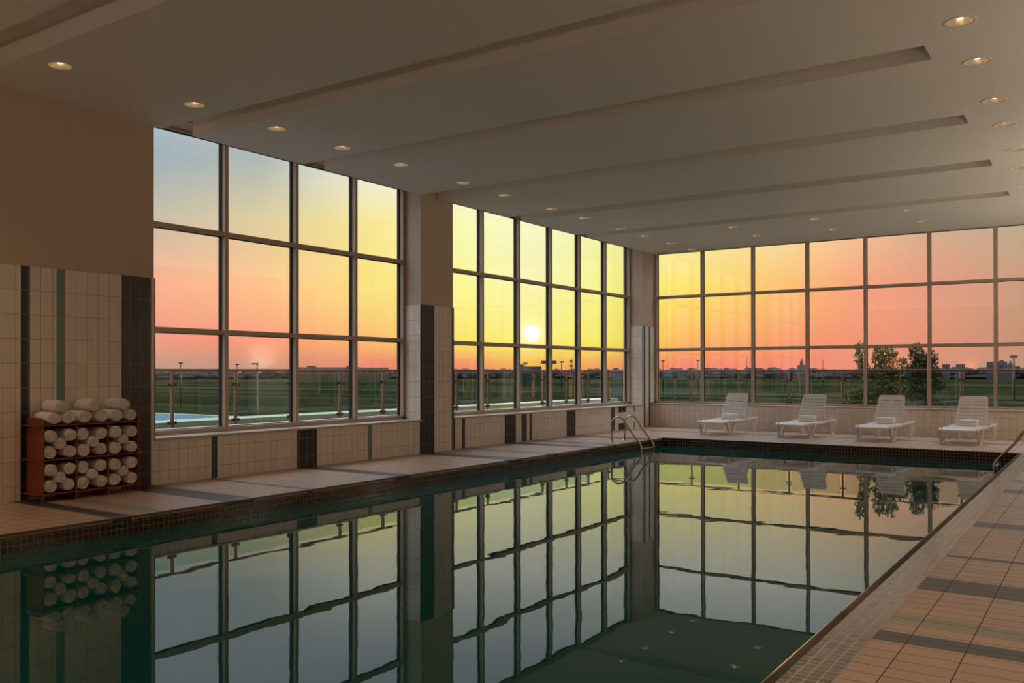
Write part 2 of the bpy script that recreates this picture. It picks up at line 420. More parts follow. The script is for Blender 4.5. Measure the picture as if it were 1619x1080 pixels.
# jamb tiling of the two windows, faces towards the near end of the room
M_wt_jamb = tilemat('wall_tile_jamb', 0, 2, XA + T, 0.1495, 2.84 - 10 * 0.2958, 0.2958, CREAM, GROUT, 0.0045, rough=0.22)
bm = B()
for y0, y1 in OPEN:
    bx(bm, (XB + 0.0, y1 - 0.012, ZS), (XA + T, y1, ZW))
    bx(bm, (XB + 0.0, y0, ZS), (XA + T, y0 + 0.012, ZW))
tag(obj('jamb_tiles', bm, M_wt_jamb, wl), kind='structure')

# back wall (low, under the window) and its header
bm = B()
bx(bm, (XA, YS + .018, -0.25), (XR + .3, YB + 0.2, ZSB - 0.03))
bx(bm, (XA, YB - 0.02, ZC + 0.28), (XR + .3, YB + 0.35, HT))
wb = tag(obj('wall_back', bm, M_paint), kind='structure')
bm = B(); bx(bm, (XA + T, YS, 0), (XR, YS + .018, ZSB - 0.03))
tag(obj('wall_tiles', bm, M_wt_back, wb), kind='structure')
bm = B(); bx(bm, (XR, YF, -0.25), (XR + 0.3, YB + .35, HT)); tag(obj('wall_right', bm, M_paint), kind='structure')
bm = B(); bx(bm, (XA - TH, YF - 0.3, -0.25), (XR + .3, YF, HT)); tag(obj('wall_front', bm, M_wood), kind='structure')

# ceiling: slab in strips with recessed slots
bm = B()
FAR = [1.95, 4.92, 7.94, 10.51, 13.50, 16.48, 19.47]
SW = 0.50; XSL = -1.60
y = YF
for f in FAR:
    bx(bm, (XA, y, ZC), (XR, f - SW, ZC + SLOT))
    bx(bm, (XSL, f - SW, ZC), (XR, f, ZC + SLOT))
    y = f
bx(bm, (XA, y, ZC), (XR, YB + .05, ZC + SLOT))
bx(bm, (XA, YF, ZC + SLOT), (XR, YB + .05, ZC + SLOT + 0.2))
tag(obj('ceiling', bm, M_ceil), kind='structure')

# ------------------------------------------------------------------ windows
def window_x(name, y0, y1, faces, trans, z0, zt, x):
    """window in the long wall; faces = far (right-hand) edges of the mullion faces"""
    W_, DP = 0.066, 0.155
    bm = B()
    bx(bm, (x - DP, y0, z0), (x, y1, z0 + 0.068))                       # bottom rail
    bx(bm, (x - DP, y0, zt - 0.03), (x, y1, zt + 0.05))                 # head
    bx(bm, (x - DP, y0 + .012, z0), (x, y0 + 0.078, zt))
    bx(bm, (x - DP, y1 - 0.080, z0), (x, y1 - .012, zt))
    fr = tag(obj(name, bm, M_alu, bevel=0.003), kind='structure')
    edges = [y0 + 0.078] + [e for e in faces] + [y1 - 0.080 + W_]
    for e in faces:
        bm = B(); bx(bm, (x - DP, e - W_, z0 + .068), (x, e, zt - .03)); obj('mullion', bm, M_alu, fr, bevel=0.003)
    for t in trans:
        bm = B()
        for a, b_ in zip(edges, edges[1:]):
            bx(bm, (x - DP, a, t - 0.034), (x - .002, b_ - W_, t + 0.034))
        obj('transom', bm, M_alu, fr, bevel=0.003)
    bm = B()                                                             # gaskets round every pane, behind the bars
    zs = [z0 + .068] + [v for t in trans for v in (t - .034, t + .034)] + [zt - .03]
    for a, b_ in zip(edges, edges[1:]):
        b2 = b_ - W_
        for k in range(0, len(zs), 2):
            za, zb_ = zs[k], zs[k + 1]; g = 0.010; xg0, xg1 = x - DP + .02, x - DP + .07
            bx(bm, (xg0, a, za), (xg1, a + g, zb_)); bx(bm, (xg0, b2 - g - .012, za), (xg1, b2, zb_))
            bx(bm, (xg0, a, za), (xg1, b2, za + g)); bx(bm, (xg0, a, zb_ - g), (xg1, b2, zb_))
    obj('gasket', bm, M_gasket, fr)
    bm = B(); bx(bm, (x - DP + .034, y0 + .02, z0 + .03), (x - DP + .046, y1 - .02, zt))
    obj('glass', bm, M_glass, fr)
    bm = B(); bx(bm, (x - 0.01, y0, z0 - 0.032), (XA + 0.045, y1, z0))
    tag(obj('window_sill', bm, M_sill, fr, bevel=0.006), label='pale grey sill board')
    bm = B(); bx(bm, (x - DP - 0.30, y0 - .2, z0 + 0.02), (x - DP, y1 + .2, z0 + .062))
    tag(obj('outer_ledge', bm, M_white, fr), label='pale outside ledge')
    return fr
window_x('window_1', OPEN[0][0], OPEN[0][1], (8.86, 10.284, 11.683), (2.158, 3.672), ZS, ZREC, XB)
window_x('window_2', OPEN[1][0], OPEN[1][1], (15.581, 17.011, 18.421, 19.827, 21.233), (2.158, 3.672), ZS, ZREC, XB)
def window_y(name, x0, x1, faces, trans, z0, zt, y):
    W_, DP = 0.07, 0.15
    bm = B()
    bx(bm, (x0, y, z0), (x1, y + DP, z0 + 0.05)); bx(bm, (x0, y, zt - .02), (x1, y + DP, zt + .3))
    bx(bm, (x0, y, z0), (x0 + .085, y + DP, zt)); bx(bm, (x1 - .085, y, z0), (x1, y + DP, zt))
    fr = tag(obj(name, bm, M_alu, bevel=0.003), kind='structure')
    edges = [x0 + .085 - W_] + list(faces) + [x1 - .085]
    for e in faces:
        bm = B(); bx(bm, (e, y, z0 + .05), (e + W_, y + DP, zt - .02)); obj('mullion', bm, M_alu, fr, bevel=0.003)
    for t in trans:
        bm = B()
        for a, b_ in zip(edges, edges[1:]): bx(bm, (a + W_, y + .002, t - .034), (b_, y + DP, t + .034))
        obj('transom', bm, M_alu, fr, bevel=0.003)
    bm = B()
    zs = [z0 + .05] + [v for t in trans for v in (t - .034, t + .034)] + [zt - .02]
    for a, b_ in zip(edges, edges[1:]):
        a2 = a + W_
        for k in range(0, len(zs), 2):
            za, zb_ = zs[k], zs[k + 1]; g = 0.008; ya, yb = y + DP - .07, y + DP - .02
            bx(bm, (a2, ya, za), (a2 + g, yb, zb_)); bx(bm, (b_ - g, ya, za), (b_, yb, zb_))
            bx(bm, (a2, ya, za), (b_, yb, za + g)); bx(bm, (a2, ya, zb_ - g), (b_, yb, zb_))
    obj('gasket', bm, M_gasket, fr)
    bm = B(); bx(bm, (x0 + .02, y + DP - .046, z0 + .03), (x1 - .02, y + DP - .034, zt)); obj('glass', bm, M_glass, fr)
    bm = B(); bx(bm, (x0 + .02, YS - .03, z0 - .03), (x1, y + .01, z0)); tag(obj('window_sill', bm, M_sill, fr, bevel=.006), label='pale grey sill board')
    bm = B(); bx(bm, (x0 + .5, y + DP, z0 - .02), (x1, y + DP + .28, z0 + .046)); tag(obj('outer_ledge', bm, M_white, fr), label='pale outside ledge')
    return fr
window_y('window_3', XA, XR, (-9.49, -8.05, -6.604, -5.159, -3.685, -2.268, -0.83, 0.60), (2.181, 3.684), ZSB, ZC + .02, YB)

# ------------------------------------------------------------------ swimming pool
pool = empty('swimming_pool', (0, 0, 0))
tag(pool, kind='structure')
WZ = -0.187
bm = B()
bx(bm, (PX0 - .006, PY0, -1.6), (PX0, PY1, -0.045), 0); bx(bm, (PX1, PY0, -1.6), (PX1 + .006, PY1, -0.05), 0)
bx(bm, (PX0, PY1, -1.6), (PX1, PY1 + .006, -0.02), 1); bx(bm, (PX0, PY0 - .006, -1.6), (PX1, PY0, -0.02), 1)
obj('dark_tile_band', bm, [M_band, M_band_b], pool)
# rounded nosing along left and right sides, mosaic strip on the right
def nosing(sx, xe, y0, y1, r=0.045):
    bm = B(); n = 6; row = []
    pts = [(xe + sx * r, 0.0)] if False else []
    for k in range(n + 1):
        a = (PI / 2) * k / n
        pts.append((xe + sx * (r - r * math.sin(a)), -r + r * math.cos(a)))
    if sx > 0: pts = [(xe + sx * 0.085, 0.002)] + pts
    A = [bm.verts.new((p[0], y0, p[1])) for p in pts]; C = [bm.verts.new((p[0], y1, p[1])) for p in pts]
    for i in range(len(pts) - 1):
        f = bm.faces.new((A[i], A[i + 1], C[i + 1], C[i])); f.smooth = True
    return bm
obj('pool_nosing', nosing(-1, PX0, PY0, PY1, 0.02), M_nose, pool, recalc=True)
obj('pool_nosing', nosing(1, PX1, PY0, PY1), M_mosaic_nose, pool, recalc=True)
bm = B(); bx(bm, (PX1 + .085, PY0, -0.2), (-1.15, PY1 + .0, 0.002)); bx(bm, (PX1 - .0, PY1 + 0.006, -0.2), (-1.15, PY1 + .0061, 0.002))
tag(obj('coping_strip', bm, M_mosaic, pool), label='strip of small grey mosaic tiles')
bm = B(); quad(bm, ((PX0, PY0, WZ), (PX1, PY0, WZ), (PX1, PY1, WZ), (PX0, PY1, WZ))); obj('water', bm, M_water, pool)

# ------------------------------------------------------------------ downlights
def downlight():
    t = empty('recessed_downlight')
    bm = B(); lathe(bm, [(0.118, 0.004), (0.120, -0.004), (0.146, -0.006), (0.150, 0.0)], 36); obj('trim_ring', bm, M_ceil, t)
    bm = B(); lathe(bm, [(0.119, -0.003), (0.112, 0.04), (0.092, 0.10), (0.05, 0.16), (0.0, 0.17)], 36)
    for f in bm.faces: f.normal_flip()
    obj('reflector', bm, M_refl, t)
    bm = B(); lathe(bm, [(0.0, 0.022), (0.024, 0.028), (0.034, 0.06), (0.026, 0.11), (0.012, 0.16)], 16); obj('bulb', bm, M_bulb, t)
    return t
LEFT_Y = (5.29, 7.02, 8.35, 9.62, 10.95, 12.63, 13.94, 15.67, 17.01, 18.76, 20.08, 21.66, 23.05)
RIGHT_Y = (9.52, 10.85, 12.53, 13.83, 15.52, 16.9, 18.61)
ords = ('nearest', 'second', 'third', 'fourth', 'fifth', 'sixth', 'seventh', 'eighth', 'ninth', 'tenth', 'eleventh', 'twelfth', 'farthest')
DL = []
for i, y in enumerate(LEFT_Y):
    DL.append((-9.6, y, 'round recessed ceiling downlight, %s in the long row beside the left windows' % ords[i], 'downlights along the left wall'))
for i, y in enumerate(RIGHT_Y):
    DL.append((-1.2 - (0.06 if i > 4 else 0), y, 'round recessed ceiling downlight, %s of the row at the right edge of the ceiling' % (ords[i] if i < 6 else 'last'), 'downlights along the right side'))
for x, nx in ((-7.3, 'left'), (-5.43, 'middle'), (-3.49, 'right')):
    DL.append((x, 20.02, 'small recessed downlight near the back window, %s one of the row nearer the pool' % nx, 'downlights by the back window'))
    DL.append((x, 21.65, 'small recessed downlight near the back window, %s one of the row nearer the glass' % nx, 'downlights by the back window'))
d0 = downlight()
# the ceiling is opened for each fitting below (boolean-free: fittings sit in real holes)
for i, (x, y, lb, g) in enumerate(DL):
    o = d0 if i == 0 else copy_tree(d0)
    o.location = (x, y, ZC); tag(o, lb, 'ceiling light', g)
HOLES = [(x, y) for x, y, _, _ in DL]

# ------------------------------------------------------------------ towel rack
RX0, RX1 = -10.855, -10.48; RY = (5.578, 5.985, 6.398, 6.812)
rack = empty('towel_rack', ((RX0 + RX1) / 2, 6.195, 0))
tag(rack, 'open reddish-brown wooden shelf rack full of rolled towels by the tiled left wall', 'rack')
ox, oy = (RX0 + RX1) / 2, 6.195
def rb(bm, a, b): bx(bm, (a[0] - ox, a[1] - oy, a[2]), (b[0] - ox, b[1] - oy, b[2]))
TK = 0.014
def side_panel(y):
    bm = B()
    prof = [(RX0, 0.0), (RX0 + .05, 0.0), (RX0 + .07, 0.05), (RX1 - .08, 0.05), (RX1 - .05, 0.0), (RX1, 0.0), (RX1, 0.93)]
    for k in range(7):
        a = PI / 2 * k / 6; prof.append((RX1 - .07 + .07 * math.cos(a), 0.93 + .07 * math.sin(a)))
    prof.append((RX0, 1.0))
    A = [bm.verts.new((x - ox, y - TK / 2 - oy, z)) for x, z in prof]; C = [bm.verts.new((x - ox, y + TK / 2 - oy, z)) for x, z in prof]
    bm.faces.new(A); bm.faces.new(C[::-1])
    for i in range(len(prof)):
        j = (i + 1) % len(prof); bm.faces.new((A[j], A[i], C[i], C[j]))
    return bm
for y in (RY[0], RY[3]): obj('side_panel', side_panel(y), M_wood, rack, bevel=.002, recalc=True)
for y in RY[1:3]:
    bm = B(); rb(bm, (RX0, y - TK / 2, 0.0), (RX1, y + TK / 2, 0.93)); obj('divider', bm, M_wood, rack, bevel=.002)
for z in (0.092, 0.500, 0.910):
    bm = B(); rb(bm, (RX0, RY[0] - .055, z - TK / 2), (RX1 + .004, RY[3] + .055, z + TK / 2)); obj('shelf', bm, M_wood, rack, bevel=.002)
bm = B(); rb(bm, (RX0 - .012, RY[0], .09), (RX0, RY[3], .93)); obj('back_panel', bm, M_wood, rack)

# rolled towels
def towel_mesh(seed, r=0.078, L=0.36):
    rr = random.Random(seed); bm = B(); n = 40
    ph = [rr.uniform(0, 6.28) for _ in range(4)]
    def rad(th, u):
        return r * (1 + 0.030 * math.sin(2 * th + ph[0]) + 0.018 * math.sin(3 * th + ph[1] + u * 2) + 0.012 * math.sin(5 * th + ph[2] - u * 3))
    rings = []
    K = 10
    for i in range(K + 1):
        u = i / K; x = -L * (1 - u); edge = min(u, 1 - u) * K
        sc = 0.93 if edge < .5 else (0.985 if edge < 1.5 else 1.0)
        rings.append([bm.verts.new((x, math.cos(2 * PI * k / n) * rad(2 * PI * k / n, u) * sc, math.sin(2 * PI * k / n) * rad(2 * PI * k / n, u) * sc)) for k in range(n)])
    for a, b_ in zip(rings, rings[1:]):
        for k in range(n):
            f = bm.faces.new((a[k], b_[k], b_[(k + 1) % n], a[(k + 1) % n])); f.smooth = True
    bm.faces.new(rings[0])
    # spiral end
    last = rings[-1]; M = 30; turns = 3.3; s0 = rr.uniform(0, 6.28)
    for j in range(1, M):
        q = 1 - j / M; ring = []
        for k in range(n):
            th = 2 * PI * k / n
            w = (q * turns + (th + s0) / (2 * PI)) % 1.0
            dx = 0.006 * (1 - q) - 0.022 * max(0, 1 - abs(w - .5) * 4.5) + 0.004 * math.sin(3 * th + ph[3])
            R_ = rad(th, 1) * 0.93 * q
            ring.append(bm.verts.new((dx, math.cos(th) * R_, math.sin(th) * R_)))
        for k in range(n):
            f = bm.faces.new((last[k], ring[k], ring[(k + 1) % n], last[(k + 1) % n])); f.smooth = True
        last = ring
    c = bm.verts.new((0.0, 0, 0))
    for k in range(n): bm.faces.new((last[k], c, last[(k + 1) % n]))
    me = bpy.data.meshes.new('towel'); bmesh.ops.recalc_face_normals(bm, faces=bm.faces); bm.to_mesh(me); bm.free(); me.materials.append(M_towel)
    return me
def flap_mesh(seed, r=0.078, L=0.36):
    """loose outer edge of the roll"""
    rr = random.Random(seed); bm = B(); a0 = -1.15
    pr = [(r * math.cos(a0 - .5 + t * .5), r * math.sin(a0 - .5 + t * .5)) for t in (0, .33, .66, 1)] + [(r * math.cos(a0) + .016, r * math.sin(a0) + .004), (r * math.cos(a0) + .030, r * math.sin(a0) - .002)]
    for i in range(len(pr) - 1):
        for u in range(6):
            x0, x1 = -L + L * u / 6, -L + L * (u + 1) / 6
            f = quad(bm, ((x0, *pr[i]), (x1, *pr[i]), (x1, *pr[i + 1]), (x0, *pr[i + 1]))); f.smooth = True
    bmesh.ops.remove_doubles(bm, verts=bm.verts, dist=1e-5)
    me = bpy.data.meshes.new('towel_edge'); bm.to_mesh(me); bm.free(); me.materials.append(M_towel); return me
TM = [towel_mesh(s) for s in range(6)]
TF = flap_mesh(1)
cubby = [('upper left', 'upper middle', 'upper right'), ('lower left', 'lower middle', 'lower right')]
spots5 = ('top left', 'top right', 'centre', 'bottom left', 'bottom right')
TW = []
top3 = [(5.789, 1.139, 'left'), (6.206, 1.139, 'middle'), (6.60, 1.139, 'right')]
low6 = [(5.695, 1.000), (5.882, 1.000), (6.083, 1.000), (6.297, 1.000), (6.497, 1.000), (6.706, 1.000)]
for i, (y, z, n_) in enumerate(top3):
    TW.append((y, z, 'rolled white towel at the very top of the rack, %s of the three uppermost' % n_, 'towels on top of the rack', 1.0, 0.02))
lown = ('leftmost', 'second from the left', 'third from the left', 'third from the right', 'second from the right', 'rightmost')
for i, (y, z) in enumerate(low6):
    TW.append((y, z, 'rolled white towel on the rack top board, %s of six' % lown[i], 'towels on top of the rack', 1.0, 0.03))
groups = [
 (0, 0, [(5.664, .785), (5.900, .789), (5.782, .690), (5.664, .588), (5.896, .588)]),
 (0, 1, [(6.070, .789), (6.310, .785), (6.190, .688), (6.070, .588), (6.308, .588)]),
 (0, 2, [(6.486, .792), (6.724, .788), (6.604, .690), (6.486, .588), (6.722, .588)]),
 (1, 0, [(5.664, .378), (5.900, .380), (5.778, .280), (5.664, .184), (5.894, .184)]),
 (1, 1, [(6.072, .380), (6.310, .382), (6.188, .282), (6.070, .184), (6.306, .184)]),
 (1, 2, [(6.486, .380), (6.724, .384), (6.606, .282), (6.486, .184), (6.718, .184)])]
for r_, c_, L5 in groups:
    for s_, (y, z) in zip(spots5, L5):
        TW.append((y, z, 'rolled white towel at the %s of the %s compartment of the wooden rack' % (s_, cubby[r_][c_]), 'rolled towels in the rack', 1.0 if s_ != 'centre' else 0.87, 0.02 if s_ == 'centre' else 0.0))
rt = random.Random(3)
for i, (y, z, lb, g, sc, ex) in enumerate(TW):
    o = bpy.data.objects.new('rolled_towel', TM[i % 6]); COL.objects.link(o)
    inr = 0.0 if 'compartment' not in lb else 1
    s = sc * rt.uniform(0.95, 1.0)
    o.location = (RX1 + 0.012 + ex * .5 + rt.uniform(-.02, .015), y, z); o.rotation_euler = (rt.uniform(0, 6.28), 0, 0)
    if inr and 'centre' not in lb: s *= 0.985
    o.scale = (0.95, s, s); tag(o, lb, 'towel', g)

# ------------------------------------------------------------------ pool ladders
def ladder(name, sx, xe, y0, y1, label):
    """sx: direction from the deck into the pool"""
    t = empty(name, (xe, (y0 + y1) / 2, 0)); tag(t, label, 'pool ladder', None)
    cy = (y0 + y1) / 2
    raw = [(-.42, 0.0), (-.42, .34)]
    c = (-.26, .36); r = .17
    for k in range(1, 12):
        a = PI - (PI - math.radians(38)) * k / 11
        raw.append((c[0] + r * math.cos(a), c[1] + .02 + r * math.sin(a)))
    raw += [(.0, .29), (.21, .05), (.26, -.01), (.295, -.08), (.30, -.16), (.30, -.9)]
    for y in (y0, y1):
        bm = B(); tube(bm, [(sx * a, y - cy, z) for a, z in raw], 0.021, 14); obj('grab_rail', bm, M_steel, t)
        bm = B(); lathe(bm, [(0.022, 0.03), (0.03, .028), (0.055, .008), (0.058, 0.0)], 24, sx * -.42, y - cy); tag(obj('base_flange', bm, M_steel, t))
    for z in (-.13, -.42, -.70):
        bm = B(); bx(bm, (sx * .30 - .035, y0 - cy, z - .012), (sx * .30 + .035, y1 - cy, z + .012)); obj('step', bm, M_steel, t, bevel=.004)
    return t
ladder('pool_ladder', 1, PX0, 17.5, 18.12, 'steel pool ladder with curved handrails at the far left corner of the pool')
ladder('pool_ladder', -1, PX1 + .07, 17.6, 18.22, 'steel pool ladder cut by the right edge of the view')

# ------------------------------------------------------------------ loungers
def slotted(bm, L, wfun, rows, thick, place, corner=0.0):
    """slatted board: length L along v, half width wfun(v); rows = (v0, v1) slot spans, two columns of slots"""
    vs_ = {0.0, L}
    for a, b_ in rows: vs_.add(a); vs_.add(b_)
    if corner:
        for k in range(6): vs_.add(L - corner + corner * math.sin(PI / 2 * k / 5))
    vs_ = sorted(vs_)
    fr = (-1, -.84, -.05, .05, .84, 1)
    def hw(v):
        w = wfun(v)
        if corner and v > L - corner:
            q = (v - (L - corner)) / corner; w -= corner * (1 - math.sqrt(max(0, 1 - q * q)))
        return w
    def P(fu, v, top):
        return place(fu * hw(v), v, thick / 2 if top else -thick / 2)
    def isslot(i, j):
        a, b_ = vs_[i], vs_[i + 1]
        return j in (1, 3) and any(abs(a - r0) < 1e-6 and abs(b_ - r1) < 1e-6 for r0, r1 in rows)
    V = {}
    def g(i, j, t):
        if (i, j, t) not in V: V[(i, j, t)] = bm.verts.new(P(fr[j], vs_[i], t))
        return V[(i, j, t)]
    nI, nJ = len(vs_) - 1, len(fr) - 1
    S = lambda i, j: not (i < 0 or j < 0 or i >= nI or j >= nJ) and not isslot(i, j)
    for i in range(nI):
        for j in range(nJ):
            if not S(i, j): continue
            bm.faces.new((g(i, j, 1), g(i, j + 1, 1), g(i + 1, j + 1, 1), g(i + 1, j, 1)))
            bm.faces.new((g(i, j, 0), g(i + 1, j, 0), g(i + 1, j + 1, 0), g(i, j + 1, 0)))
            if not S(i - 1, j): bm.faces.new((g(i, j, 0), g(i, j + 1, 0), g(i, j + 1, 1), g(i, j, 1)))
            if not S(i + 1, j): bm.faces.new((g(i + 1, j, 1), g(i + 1, j + 1, 1), g(i + 1, j + 1, 0), g(i + 1, j, 0)))
            if not S(i, j - 1): bm.faces.new((g(i, j, 1), g(i + 1, j, 1), g(i + 1, j, 0), g(i, j, 0)))
            if not S(i, j + 1): bm.faces.new((g(i, j + 1, 0), g(i + 1, j + 1, 0), g(i + 1, j + 1, 1), g(i, j + 1, 1)))
def lounger():
    t = empty('sun_lounger')
    LT = 2.05; HW = 0.375; SZ = 0.345; HY = 1.30
    # seat with slots, foot end rolled down and front edge rounded
    bm = B()
    def seat_place(u, v, h):
        dz = 0.0
        if v < .22: dz = -0.045 * ((.22 - v) / .22) ** 2
        dz += 0.020 * math.sin(PI * min(v, HY) / HY) * -1.0
        return Vector((u, v, SZ + h + dz))
    rows = [(.20 + k * .125, .20 + k * .125 + .022) for k in range(8)]
    def sw(v): return 0.335 - (0.05 * ((.16 - v) / .16) ** 2 if v < .16 else 0)
    slotted(bm, HY, sw, rows, 0.020, seat_place)
    obj('seat', bm, M_plastic, t, bevel=.004, recalc=True)
    # side frame: curved rails plus cross bars
    bm = B()
    for s in (-1, 1):
        pts = []
        for k in range(0, 25):
            v = LT * k / 24
            z = SZ - .012 - (0.045 * ((.22 - v) / .22) ** 2 if v < .22 else 0) - .02 * math.sin(PI * min(v, HY) / HY) + (0.012 * (v - HY) / (LT - HY) if v > HY else 0)
            x = s * (HW - (0.06 * ((.16 - v) / .16) ** 2 if v < .16 else 0))
            pts.append((x, v, z))
        for p, q in zip(pts, pts[1:]):
            bar(bm, p, (q[0], q[1] + .002, q[2]), 0.040, 0.048)
    for v, z in ((0.0, SZ - .055), (LT, SZ)):
        w = HW - (.06 if v == 0 else 0)
        bar(bm, (-w, v, z), (w, v, z), 0.04, 0.046)
    bar(bm, (-HW, HY, SZ - .03), (HW, HY, SZ - .03), 0.03, 0.03)
    obj('side_frame', bm, M_plastic, t, bevel=.006, recalc=True)
    # four V-shaped loop legs
    for s in (-1, 1):
        for ya in (0.33, 1.80):
            bm = B(); x = s * (HW - .01)
            top = SZ - .03
            w0 = .27 if ya < 1 else .18
            for dy in (-1, 1):
                p = Vector((x, ya + dy * w0, top)); q = Vector((x, ya + dy * .085, 0.03))
                n = 6; prev_ = None
                for k in range(n + 1):
                    u = k / n; c = p.lerp(q, u); c.y += dy * -0.028 * math.sin(PI * u)
                    if prev_ is not None: bar(bm, prev_, c + (c - prev_).normalized() * .004, 0.066 - .012 * u, 0.052 - .010 * u, up=(0, 1, 0.01))
                    prev_ = c
            bar(bm, (x, ya - .105, 0.017), (x, ya + .105, 0.017), 0.052, 0.034)
            obj('leg', bm, M_plastic, t, bevel=.005, recalc=True)
    # back rest
    ang = math.radians(62)
    def bp_(u, v, h):
        return Vector((u, HY + .02 + v * math.cos(ang) - h * math.sin(ang), SZ + .01 + v * math.sin(ang) + h * math.cos(ang)))
    bm = B()
    rows = [(.14 + k * .085, .14 + k * .085 + .018) for k in range(6)]
    slotted(bm, .72, lambda v: .335 - .05 * v / .72, rows, 0.024, bp_, corner=.055)
    obj('backrest', bm, M_plastic, t, bevel=.005, recalc=True)
    bm = B()
    for s in (-1, 1):
        a = bp_(s * .27, .42, -.02); bar(bm, a, (s * .30, 1.86, SZ + .01), .022, .03)
    a = bp_(-.27, .42, -.03); b_ = bp_(.27, .42, -.03); bar(bm, a, b_, .022, .03)
    obj('back_support', bm, M_plastic, t, bevel=.003, recalc=True)
    return t
def folded_towel_mesh():
    bm = B(); layers = 4; w, d = .36, .22
    for k in range(layers):
        z0 = k * .034; ins = 0.006 * math.sin(k * 2.1)
        bx(bm, (-w / 2 + ins, -d / 2, z0), (w / 2 - ins, d / 2 + ins, z0 + .036))
    return bm
lo0 = lounger()
LG = [(-8.13, 20.72, -3.0, 'leftmost of the four'), (-6.22, 20.80, -4.5, 'second from the left'),
      (-4.40, 20.72, -4.0, 'second from the right'), (-2.69, 20.72, -4.5, 'rightmost of the four')]
tw0 = None
for i, (x, y, rz, w) in enumerate(LG):
    o = lo0 if i == 0 else copy_tree(lo0)
    o.location = (x, y, 0); o.rotation_euler = (0, 0, math.radians(rz))
    tag(o, 'white plastic sun lounger, raised back, %s' % w, 'sun lounger', 'sun loungers by the back window')
    if tw0 is None:
        f0 = obj('folded_towel', folded_towel_mesh(), M_towel, bevel=.016, segs=3); tw0 = f0
    else:
        f0 = tw0.copy(); COL.objects.link(f0)
    a = math.radians(rz); ly = 1.14
    f0.location = (x - math.sin(a) * ly, y + math.cos(a) * ly, 0.345)
    f0.rotation_euler = (0, 0, a)
    tag(f0, 'white folded towel on the sun lounger %s' % w, 'towel', 'folded towels on the loungers')

# ------------------------------------------------------------------ terrace, railings
bm = B()
bx(bm, (-17.0, -12, -4), (XA - TH, 26.6, 0.45)); bx(bm, (XA - TH, YB + .35, -4), (12, 26.6, 0.45))
tag(obj('terrace', bm, M_terr), kind='structure')
bm = B(); bx(bm, (-17.9, 14.45, -4), (-17.0, 33, 0.455)); tag(obj('parapet', bm, M_curb), kind='structure')
op = empty('outdoor_pool', (-22, 5, 0.2))
tag(op, 'blue outdoor pool with a thin white edge, beyond the glass railing at the left', 'pool')
bm = B(); bx(bm, (-8, -17, -4), (4.1, 9.2, 0.235)); obj('water', bm, M_water_out, op)
bm = B(); bx(bm, (-8.3, 9.2, -.2), (5.0, 9.45, 0.257)); bx(bm, (4.1, -17, -.2), (5.0, 9.2, 0.257)); bx(bm, (-8.3, -17, -.2), (-8, 9.2, .257))
obj('white_coping', bm, M_curb, op)

def railing(name, P0, axis, posts, end, label):
    """posts: positions along axis ('x' or 'y'); P0: fixed coordinate"""
    t = empty(name, (0, 0, 0.45)); tag(t, label, 'railing')
    def pt(a, off, z): return (P0 + off, a, z - .45) if axis == 'y' else (a, P0 + off, z - .45)
    def bb(bm, a0, a1, o0, o1, z0, z1):
        p, q = pt(a0, o0, z0), pt(a1, o1, z1)
        bx(bm, tuple(min(u, v) for u, v in zip(p, q)), tuple(max(u, v) for u, v in zip(p, q)))
    bm = B(); bb(bm, end[0], end[1], -.025, .025, 1.565, 1.612); obj('top_rail', bm, M_steel2, t, bevel=.008)
    for a in posts:
        bm = B(); bb(bm, a - .022, a + .022, -.03, .03, .45, 1.568); po = obj('post', bm, M_steel2, t, bevel=.004)
        for z in (.66, 1.325):
            for q0, q1 in ((-.085, -.022), (.022, .085)):
                bm = B(); bb(bm, a + q0, a + q1, -.02, .02, z - .028, z + .028); obj('glass_clamp', bm, M_dark, po, bevel=.004)
    full = sorted(list(posts))
    for a, b_ in zip(full, full[1:]):
        bm = B(); bb(bm, a + .06, b_ - .06, -.005, .005, .56, 1.50); obj('glass_panel', bm, M_glass2, t)
    return t
postsL = [9.489 + 1.3527 * k for k in range(-5, 12)]
railing('glass_railing', -13.6, 'y', postsL, (postsL[0], 25.66), 'steel and glass railing of the terrace outside the left windows')
postsB = [-13.6] + [-12.20 + 1.494 * k for k in range(0, 12)]
railing('glass_railing', 25.7, 'x', postsB, (-13.62, postsB[-1]), 'steel and glass railing of the terrace outside the back window')

# ------------------------------------------------------------------ field and distance
bm = B()
GZ = -4.0
quad(bm, ((-4000, -600, GZ), (4000, -600, GZ), (4000, 4500, GZ), (-4000, 4500, GZ)))
tag(obj('field', bm, M_field), kind='structure')

